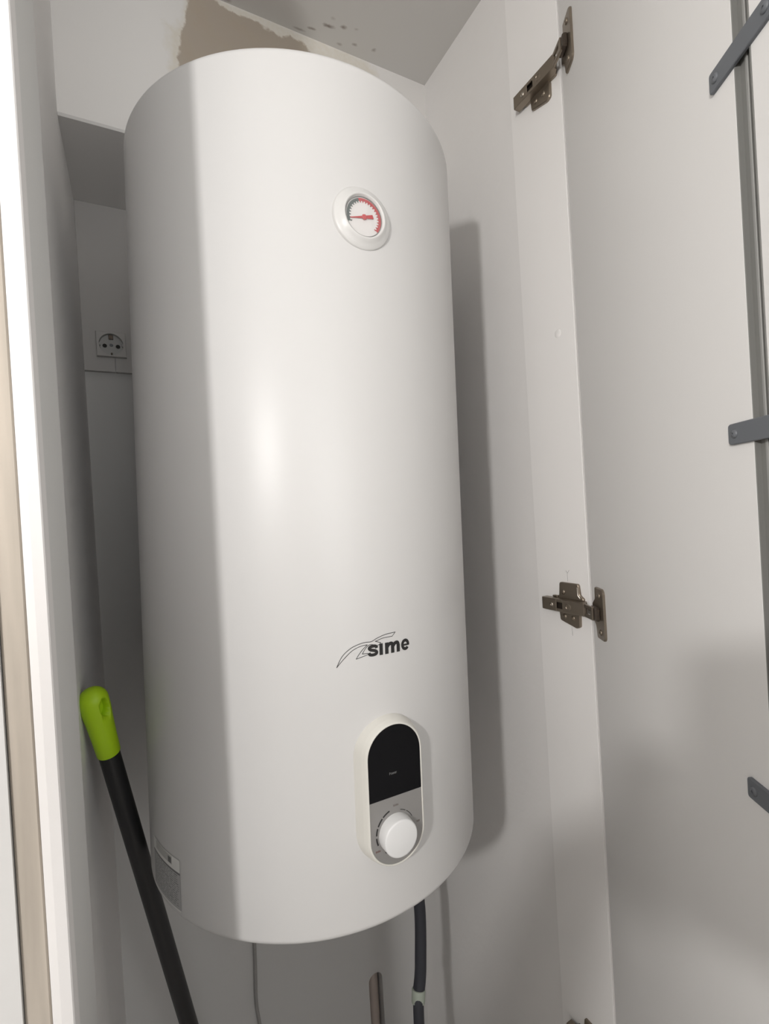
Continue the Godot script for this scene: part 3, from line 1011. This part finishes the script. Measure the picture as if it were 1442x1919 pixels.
func make_hinge(y: float, label: String, tab := 0.0345) -> void:
	var o := at(0.3647, y, 0.155)
	var t := thing("cabinet_hinge", label, "hinge", Transform3D(Basis(), o), "hinges between the board and the closet door")
	# frame of the plate on the board: x runs towards the door, y up, z out of the board
	var f := Transform3D(Basis(Vector3(0, 0, 1), Vector3.UP, Vector3(-1, 0, 0)), Vector3.ZERO)
	var st := begin()
	prism(st, rounded([Vector2(-0.022, 0.009), Vector2(0.027, 0.009), Vector2(0.0265, 0.0135), Vector2(0.0195, minf(0.017, tab - 0.002)), Vector2(0.0185, tab), Vector2(-0.0185, tab), Vector2(-0.0195, minf(0.017, tab - 0.002))], 0.004), 0.0, 0.0045, 0.0012, f)
	prism(st, rounded([Vector2(-0.0215, -0.009), Vector2(-0.0200, -0.026), Vector2(0.0110, -0.0345), Vector2(0.0180, -0.0315), Vector2(0.0185, -0.009)], 0.003), 0.0, 0.0045, 0.0012, f)
	box(st, Vector3(-0.032, -0.0098, 0.0), Vector3(0.030, 0.0098, 0.0045), 0.0008, f)
	box(st, Vector3(-0.032, 0.0098, 0.0), Vector3(-0.022, 0.0125, 0.006), 0.0008, f)
	var plate := obj("mounting_plate", st, M.bronze, t)
	# raised lip round the right edge of the upper tab
	st = begin()
	if tab > 0.03:
		tube(st, [f * Vector3(0.0170, 0.0300, 0.0048), f * Vector3(0.0172, 0.018, 0.0048), f * Vector3(0.0215, 0.0125, 0.0048)], 0.0013, 10)
		obj("plate_lip", st, M.steel, plate)
	for p in [[-0.0108, 0.0195], [-0.0100, -0.0185], [0.0058, -0.0192]]:
		if p[1] > tab - 0.006:
			continue
		screw(plate, f * Transform3D(Basis(Vector3(1, 0, 0), Vector3(0, 0, 1), Vector3(0, -1, 0)), Vector3(p[0], p[1], 0.0043)), 0.0040, M.bronze)
	# arm: a channel with a square opening in its top
	st = begin()
	var a0 := -0.0445
	var a1 := 0.0370
	var top := 0.0165
	box(st, Vector3(a0, -0.0095, top - 0.0016), Vector3(-0.0152, 0.0095, top), 0.0005, f)
	box(st, Vector3(-0.0034, -0.0095, top - 0.0016), Vector3(a1, 0.0095, top), 0.0005, f)
	box(st, Vector3(-0.0156, 0.0048, top - 0.0016), Vector3(-0.0030, 0.0095, top), 0.0005, f)
	box(st, Vector3(-0.0156, -0.0095, top - 0.0016), Vector3(-0.0030, -0.0048, top), 0.0005, f)
	for s in [-1.0, 1.0]:
		var side := PackedVector2Array([Vector2(a0, 0.0045), Vector2(a1 - 0.006, 0.0045), Vector2(a1, 0.0090), Vector2(a1, top - 0.0008), Vector2(a0, top - 0.0008)])
		var sx := f * Transform3D(Basis(Vector3(1, 0, 0), Vector3(0, 0, 1), Vector3(0, -1, 0)), Vector3(0, s * 0.0087, 0))
		prism(st, side, -0.0008, 0.0008, 0.0, sx)
	box(st, Vector3(a0, -0.0095, 0.0045), Vector3(a0 + 0.0014, 0.0095, top), 0.0005, f)
	var arm := obj("hinge_arm", st, M.bronze, t)
	st = begin()
	box(st, Vector3(a0 + 0.002, -0.0078, 0.0046), Vector3(a1 - 0.008, 0.0078, 0.0105), 0.0, f)
	obj("arm_core", st, M.bronze_dark, arm)
	screw(arm, f * Transform3D(Basis(Vector3(1, 0, 0), Vector3(0, 0, 1), Vector3(0, -1, 0)), Vector3(-0.0248, -0.0005, top - 0.0004)), 0.0037, M.steel)
	st = begin()
	lathe(st, [Vector2(0.0, 0.0002), Vector2(0.0034, 0.0002), Vector2(0.0040, 0.0008), Vector2(0.0052, 0.0004), Vector2(0.0056, -0.0004)], 24, f * Transform3D(Basis(Vector3(1, 0, 0), Vector3(0, 0, 1), Vector3(0, -1, 0)), Vector3(0.0080, 0.0, top - 0.0001)))
	obj("rivet", st, M.bronze, arm)
	# link between the arm and the plate on the door
	var d := door_frame()
	d.origin = d.origin - at(0, 0, 0) + Vector3(0, y, 0)
	d.origin = Vector3(HINGE.x - 0.3647, 0, HINGE.y - 0.155)
	var pa := f * Vector3(a1 - 0.004, 0, top - 0.0035)
	var pb := d * Vector3(0.036, 0, 0.011)
	var lx := (pb - pa).normalized()
	var lz := lx.cross(Vector3.UP).normalized()
	var L := Transform3D(Basis(lx, Vector3.UP, lz), pa)
	var len := (pb - pa).length()
	st = begin()
	for s in [-1.0, 1.0]:
		box(st, Vector3(0.0, s * 0.0068 - 0.0026, -0.0025), Vector3(len, s * 0.0068 + 0.0026, 0.0012), 0.0006, L)
	box(st, Vector3(-0.001, -0.0050, -0.0025), Vector3(0.008, 0.0050, 0.0010), 0.0005, L)
	box(st, Vector3(len - 0.006, -0.0050, -0.0025), Vector3(len, 0.0050, 0.0010), 0.0005, L)
	var link := obj("hinge_link", st, M.bronze, t)
	st = begin()
	box(st, Vector3(0.014, -0.0032, -0.0030), Vector3(len - 0.006, 0.0032, -0.0006), 0.0006, L)
	obj("link_pin", st, M.steel, link)
	# plate screwed to the door
	st = begin()
	var cup := rounded([Vector2(0.024, 0.0365), Vector2(0.024, 0.019), Vector2(0.013, 0.0115), Vector2(0.013, -0.0115), Vector2(0.024, -0.019), Vector2(0.027, -0.0365), Vector2(0.050, -0.0365), Vector2(0.0545, -0.032), Vector2(0.0545, 0.032), Vector2(0.050, 0.0365)], 0.003)
	prism(st, cup, 0.0, 0.0032, 0.0010, d)
	var cp := obj("cup_plate", st, M.bronze, t)
	st = begin()
	box(st, Vector3(0.022, -0.0095, 0.003), Vector3(0.044, 0.0095, 0.0105), 0.002, d)
	obj("hinge_knuckle", st, M.bronze_dark, t)
	for v in [-0.026, 0.026]:
		screw(cp, d * Transform3D(Basis(Vector3(1, 0, 0), Vector3(0, 0, 1), Vector3(0, -1, 0)), Vector3(0.040, v, 0.0030)), 0.0042, M.bronze)

# ------------------------------------------------------------------ broom handle
func build_broom() -> void:
	var top := at(-0.2883, -0.1931, 0.0244)
	var foot := at(-0.0880, -1.5, -0.2911)
	var up := (top - foot).normalized()
	var side := up.cross(Vector3.BACK).normalized()
	var b := Basis(side, up, side.cross(up).normalized())
	var t := thing("broom_handle", "black broom handle with a lime green grip leaning on the wall left of the heater", "broom handle", Transform3D(b, foot))
	var len := (top - foot).length() - 0.013
	var st := begin()
	lathe(st, [Vector2(0.0, 0.012), Vector2(0.0118, 0.012), Vector2(0.0118, len - 0.04), Vector2(0.0, len - 0.04)], 32)
	obj("pole", st, M.pole_black, t)
	st = begin()
	lathe(st, [Vector2(0.0, 0.003), Vector2(0.011, 0.003), Vector2(0.014, 0.006), Vector2(0.014, 0.05), Vector2(0.0118, 0.052)], 24)
	obj("ferrule", st, M.lime, t)
	# grip with a hanging hole: a turned body with a blind hole cut in its side
	var g := CSGCombiner3D.new()
	g.name = "grip"
	st = begin()
	var gl := 0.092
	var prof := [Vector2(0.0, len - gl), Vector2(0.0126, len - gl), Vector2(0.0131, len - gl + 0.001), Vector2(0.0136, len - 0.070), Vector2(0.0148, len - 0.045), Vector2(0.0160, len - 0.028)]
	for k in 9:
		var a := PI / 2 * k / 8
		prof.append(Vector2(0.0160 * cos(a), len - 0.016 + 0.016 * sin(a)))
	lathe(st, prof, 40)
	st.index()
	var body := CSGMesh3D.new()
	body.name = "grip_body"
	body.mesh = st.commit()
	body.material = M.lime
	g.add_child(body)
	var hole := CSGCylinder3D.new()
	hole.name = "hang_hole"
	hole.operation = CSGShape3D.OPERATION_SUBTRACTION
	hole.radius = 0.0072
	hole.height = 0.026
	hole.sides = 24
	hole.material = M.lime
	var eye := at(-0.2291, -0.0154, 0.6866)
	var local := (b.inverse() * (eye - top)).normalized()
	var dir := Vector3(local.x, 0.0, local.z).normalized().rotated(Vector3.UP, 0.65)
	hole.transform = Transform3D(Basis(dir.cross(Vector3.UP).normalized(), dir, Vector3.UP) * Basis.from_scale(Vector3(1, 1, 1.7)), Vector3(0, len - 0.024, 0) + dir * 0.0165)
	g.add_child(hole)
	t.add_child(g)

# ------------------------------------------------------------------ pipes below the heater
func build_pipes() -> void:
	var t := thing("water_hose", "dark grey water hose with a pale coupling hanging under the heater's right side", "hose")
	var st := begin()
	tube(st, curve([at(0.100, -0.487, -0.060), at(0.105, -0.52, -0.062), at(0.165, -0.62, -0.090), at(0.203, -0.74, -0.100), at(0.1915, -0.852, -0.085), at(0.180, -0.895, -0.078)], 10), 0.0108, 20)
	obj("hose_upper", st, M.hose, t)
	st = begin()
	tube(st, curve([at(0.180, -0.893, -0.078), at(0.172, -0.93, -0.068), at(0.165, -1.10, -0.06), at(0.165, -1.50, -0.06)], 10), 0.0098, 20)
	obj("hose_lower", st, M.hose, t)
	var d := (at(0.172, -0.93, -0.068) - at(0.1915, -0.852, -0.085)).normalized()
	var side := d.cross(Vector3.BACK).normalized()
	st = begin()
	lathe(st, [Vector2(0.0100, -0.0105), Vector2(0.0118, -0.0100), Vector2(0.0124, -0.0085), Vector2(0.0124, 0.0085), Vector2(0.0118, 0.0100), Vector2(0.0100, 0.0105)], 28, Transform3D(Basis(side, -d, side.cross(-d)), at(0.1785, -0.899, -0.0765)))
	obj("coupling_ring", st, M.coupling, t)
	st = begin()
	tube(st, curve([at(-0.050, -0.40, -0.377), at(-0.050, -0.8, -0.377), at(-0.052, -0.95, -0.3765), at(-0.0553, -1.046, -0.3765), at(-0.051, -1.105, -0.3775), at(-0.042, -1.20, -0.378), at(-0.042, -1.5, -0.3775)], 8), 0.0035, 10)
	tag(obj("wall_cable", st, M.cable_grey), "thin grey cable running down the back wall below the heater", "cable")
	st = begin()
	tube(st, [at(0.2275, -1.5, -0.4080), at(0.2275, -1.1500, -0.4080), at(0.2275, -1.1465, -0.4085)], 0.0145, 16)
	tag(obj("conduit_pipe", st, M.conduit), "brownish pipe inside the round-topped slot in the back wall", "pipe")

func build_lamp() -> void:
	var p := at(-0.90, 0.25, 1.08)
	var t := thing("pendant_lamp", "bare round bulb on a cord, hanging left of the camera out of the picture", "lamp", Transform3D(Basis(), p))
	var st := begin()
	var prof := []
	for k in 17:
		var a := -PI / 2 + PI * k / 16
		prof.append(Vector2(0.028 * cos(a), 0.028 * sin(a)))
	lathe(st, prof, 32, Transform3D.IDENTITY, 60.0)
	obj("bulb", st, M.bulb, t)
	st = begin()
	lathe(st, [Vector2(0.0, 0.027), Vector2(0.014, 0.027), Vector2(0.015, 0.06), Vector2(0.008, 0.068), Vector2(0.0, 0.068)], 24)
	obj("lamp_holder", st, M.white_plastic, t)
	st = begin()
	tube(st, [Vector3(0, 0.066, 0), Vector3(0, 0.8949 - 0.25, 0)], 0.003, 8)
	obj("cord", st, M.white_plastic, t)
	var l := OmniLight3D.new()
	l.name = "bulb_light"
	l.light_color = Color(1.0, 0.99, 0.98)
	l.light_energy = 0.69
	l.light_size = 0.032
	l.omni_range = 8.0
	l.omni_attenuation = 2.0
	l.shadow_enabled = true
	t.add_child(l)

# ------------------------------------------------------------------ the photographer, behind the camera
# bones: [from, to, radius, radius, colour]; joined by a smooth minimum and meshed as surface nets
func flesh(st: SurfaceTool, bones: Array, cell: float, blend: float) -> void:
	var lo := Vector3.ONE * 1e9
	var hi := -lo
	for b in bones:
		var r := Vector3.ONE * (maxf(b[2], b[3]) + 3.0 * cell)
		lo = lo.min(b[0] - r).min(b[1] - r)
		hi = hi.max(b[0] + r).max(b[1] + r)
	var n := Vector3i(((hi - lo) / cell).ceil()) + Vector3i.ONE
	var f := PackedFloat32Array()
	f.resize(n.x * n.y * n.z)
	f.fill(1.0)
	var tint := PackedInt32Array()
	tint.resize(f.size())
	var near := PackedFloat32Array()
	near.resize(f.size())
	near.fill(1.0)
	for bi in bones.size():
		var b = bones[bi]
		var a: Vector3 = b[0]
		var ab: Vector3 = b[1] - a
		var l2 := maxf(ab.length_squared(), 1e-8)
		var ra: float = b[2]
		var rb: float = b[3]
		var pad := Vector3.ONE * (maxf(ra, rb) + blend + 2.0 * cell)
		var i0 := Vector3i(((a.min(b[1]) - pad - lo) / cell).floor()).clamp(Vector3i.ZERO, n - Vector3i.ONE)
		var i1 := Vector3i(((a.max(b[1]) + pad - lo) / cell).ceil()).clamp(Vector3i.ZERO, n - Vector3i.ONE)
		for z in range(i0.z, i1.z + 1):
			for y in range(i0.y, i1.y + 1):
				var row := (z * n.y + y) * n.x
				for x in range(i0.x, i1.x + 1):
					var p := lo + Vector3(x, y, z) * cell
					var t := clampf((p - a).dot(ab) / l2, 0.0, 1.0)
					var d := p.distance_to(a + ab * t) - lerpf(ra, rb, t)
					if d < near[row + x]:
						near[row + x] = d
						tint[row + x] = bi
					var o := f[row + x]
					var h := maxf(blend - absf(o - d), 0.0) / blend
					f[row + x] = minf(o, d) - h * h * blend * 0.25
	var at_cell := {}
	var corners := [Vector3i(0, 0, 0), Vector3i(1, 0, 0), Vector3i(0, 1, 0), Vector3i(1, 1, 0), Vector3i(0, 0, 1), Vector3i(1, 0, 1), Vector3i(0, 1, 1), Vector3i(1, 1, 1)]
	var edges := [[0, 1], [2, 3], [4, 5], [6, 7], [0, 2], [1, 3], [4, 6], [5, 7], [0, 4], [1, 5], [2, 6], [3, 7]]
	var idx := func(v: Vector3i) -> int: return (v.z * n.y + v.y) * n.x + v.x
	var off := PackedInt32Array()
	for c in corners:
		off.append(idx.call(c))
	for z in n.z - 1:
		for y in n.y - 1:
			for x in n.x - 1:
				var base := (z * n.y + y) * n.x + x
				var neg := 0
				for k in 8:
					if f[base + off[k]] < 0.0:
						neg += 1
				if neg == 0 or neg == 8:
					continue
				var sum := Vector3.ZERO
				var cnt := 0
				for e in edges:
					var fa := f[base + off[e[0]]]
					var fb := f[base + off[e[1]]]
					if (fa < 0.0) != (fb < 0.0):
						sum += Vector3(corners[e[0]]).lerp(Vector3(corners[e[1]]), fa / (fa - fb))
						cnt += 1
				var g := Vector3(f[base + off[1]] - f[base], f[base + off[2]] - f[base], f[base + off[4]] - f[base])
				at_cell[base] = [lo + (Vector3(x, y, z) + sum / cnt) * cell, g.normalized(), bones[tint[base]][4]]
	var steps := [1, n.x, n.x * n.y]
	for base in at_cell:
		for axis in 3:
			var s1: int = steps[(axis + 1) % 3]
			var s2: int = steps[(axis + 2) % 3]
			var fa := f[base]
			var fb := f[base + steps[axis]]
			if (fa < 0.0) == (fb < 0.0):
				continue
			var q := [base, base - s1, base - s1 - s2, base - s2]
			if not (at_cell.has(q[1]) and at_cell.has(q[2]) and at_cell.has(q[3])):
				continue
			for t in [[0, 1, 2], [0, 2, 3]]:
				var v := [at_cell[q[t[0]]], at_cell[q[t[1]]], at_cell[q[t[2]]]]
				if (v[1][0] - v[0][0]).cross(v[2][0] - v[0][0]).dot(v[0][1] + v[1][1] + v[2][1]) > 0.0:
					v = [v[0], v[2], v[1]]
				for w in v:
					st.set_normal(w[1])
					st.set_color(w[2])
					st.add_vertex(w[0])

func build_photographer() -> void:
	var eye := at(-0.2291, -0.0154, 0.6866)
	var fw := Vector3(0.4616, 0, -0.8871)
	var rt := Vector3(0.8871, 0, 0.4616)
	var up := Vector3.UP
	# w(right, up, forward) measured from the lens
	var w := func(r: float, u: float, f: float) -> Vector3: return eye + rt * r + up * u + fw * f
	var skin := Color(0.50, 0.31, 0.22)
	var shirt := Color(0.045, 0.05, 0.065)
	var jeans := Color(0.03, 0.04, 0.07)
	var shoe := Color(0.02, 0.02, 0.02)
	var fl := -eye.y
	var bones := [
		[w.call(0.02, 0.13, -0.42), w.call(0.02, 0.09, -0.40), 0.086, 0.078, skin], [w.call(0.02, 0.04, -0.37), w.call(0.02, 0.0, -0.36), 0.056, 0.040, skin],
		[w.call(0.02, 0.07, -0.318), w.call(0.02, 0.045, -0.312), 0.010, 0.016, skin], [w.call(-0.06, 0.08, -0.42), w.call(-0.06, 0.05, -0.415), 0.018, 0.012, skin], [w.call(0.10, 0.08, -0.42), w.call(0.10, 0.05, -0.415), 0.018, 0.012, skin],
		[w.call(0.02, 0.03, -0.44), w.call(0.02, -0.12, -0.46), 0.055, 0.062, skin],
		[w.call(-0.13, -0.17, -0.46), w.call(0.17, -0.17, -0.46), 0.065, 0.065, shirt], [w.call(0.02, -0.20, -0.46), w.call(0.02, -0.50, -0.46), 0.130, 0.120, shirt],
		[w.call(-0.07, -0.25, -0.45), w.call(-0.06, -0.55, -0.46), 0.110, 0.105, shirt], [w.call(0.11, -0.25, -0.45), w.call(0.10, -0.55, -0.46), 0.110, 0.105, shirt],
		[w.call(-0.05, -0.62, -0.46), w.call(0.09, -0.62, -0.46), 0.125, 0.125, jeans],
		[w.call(-0.16, -0.17, -0.45), w.call(-0.33, -0.28, -0.25), 0.060, 0.048, shirt], [w.call(-0.33, -0.28, -0.25), w.call(-0.115, -0.115, -0.035), 0.045, 0.030, skin],
		[w.call(0.20, -0.17, -0.45), w.call(0.27, -0.40, -0.30), 0.060, 0.048, shirt], [w.call(0.27, -0.40, -0.30), w.call(0.105, -0.15, -0.06), 0.045, 0.030, skin],
	]
	for s in [-1.0, 1.0]:
		bones.append([w.call(0.02 + s * 0.09, -0.66, -0.46), w.call(0.02 + s * 0.11, -1.03, -0.45), 0.095, 0.062, jeans])
		bones.append([w.call(0.02 + s * 0.11, -1.03, -0.45), w.call(0.02 + s * 0.12, fl + 0.09, -0.48), 0.060, 0.042, jeans])
		bones.append([w.call(0.02 + s * 0.12, fl + 0.046, -0.50), w.call(0.02 + s * 0.13, fl + 0.040, -0.32), 0.046, 0.038, shoe])
	var st := begin()
	flesh(st, bones, 0.02, 0.045)
	# hands: a palm and five bent fingers each, closed on the edges of the phone
	for s in [-1.0, 1.0]:
		var wr: Vector3 = w.call(-0.115, -0.115, -0.035) if s < 0.0 else w.call(0.105, -0.15, -0.06)
		var edge := -0.0255 if s < 0.0 else 0.0655     # the phone's side
		var hand := [[wr, w.call(edge + s * 0.030, -0.085, -0.030), 0.026, 0.022, skin], [w.call(edge + s * 0.034, -0.060, -0.028), w.call(edge + s * 0.034, -0.115, -0.030), 0.017, 0.019, skin]]
		for k in 4:
			var y: float = -0.050 - 0.021 * k
			var reach: float = [0.016, 0.020, 0.017, 0.010][k]
			var k1: Vector3 = w.call(edge + s * 0.034, y, -0.022)
			var k2: Vector3 = w.call(edge + s * 0.016, y + 0.004, -0.004)
			var k3: Vector3 = w.call(edge - s * reach * 0.4, y + 0.007, -0.0015)
			if s > 0.0 and k == 0:
				k3 = w.call(edge + s * 0.004, y + 0.012, -0.006)
			hand.append([k1, k2, 0.0095, 0.0085, skin])
			hand.append([k2, k3, 0.0085, 0.0070, skin])
		hand.append([w.call(edge + s * 0.030, -0.105, -0.036), w.call(edge + s * 0.014, -0.080, -0.034), 0.013, 0.011, skin])
		hand.append([w.call(edge + s * 0.014, -0.080, -0.034), w.call(edge - s * 0.012, -0.062, -0.026), 0.010, 0.0085, skin])
		flesh(st, hand, 0.005, 0.010)
	var m := mat("person_cloth", Color(1, 1, 1), 0.85)
	m.albedo_color = Color(1, 1, 1)
	m.vertex_color_use_as_albedo = true
	var o := w.call(0.02, fl, -0.46) as Vector3
	var t := thing("person", "person in a dark shirt and jeans holding up a phone, behind the camera", "person")
	obj("body", st, m, t)
	st = begin()
	flesh(st, [[w.call(0.02, 0.145, -0.43), w.call(0.02, 0.10, -0.455), 0.092, 0.086, Color(0.02, 0.014, 0.01)]], 0.012, 0.02)
	obj("hair", st, m, t)
	st = begin()
	var cb := Basis(Vector3(0.88534272, -0.05948493, 0.461118), Vector3(0.05573916, 0.9982084, 0.02175169), -Vector3(0.46158576, -0.00644463, -0.88707218)).orthonormalized()
	box(st, Vector3(-0.0175, -0.135, 0.012), Vector3(0.0575, 0.025, 0.0195), 0.003, Transform3D(cb, eye))
	tag(obj("phone", st, M.black_gloss), "black phone held up in both hands, behind the camera", "phone")
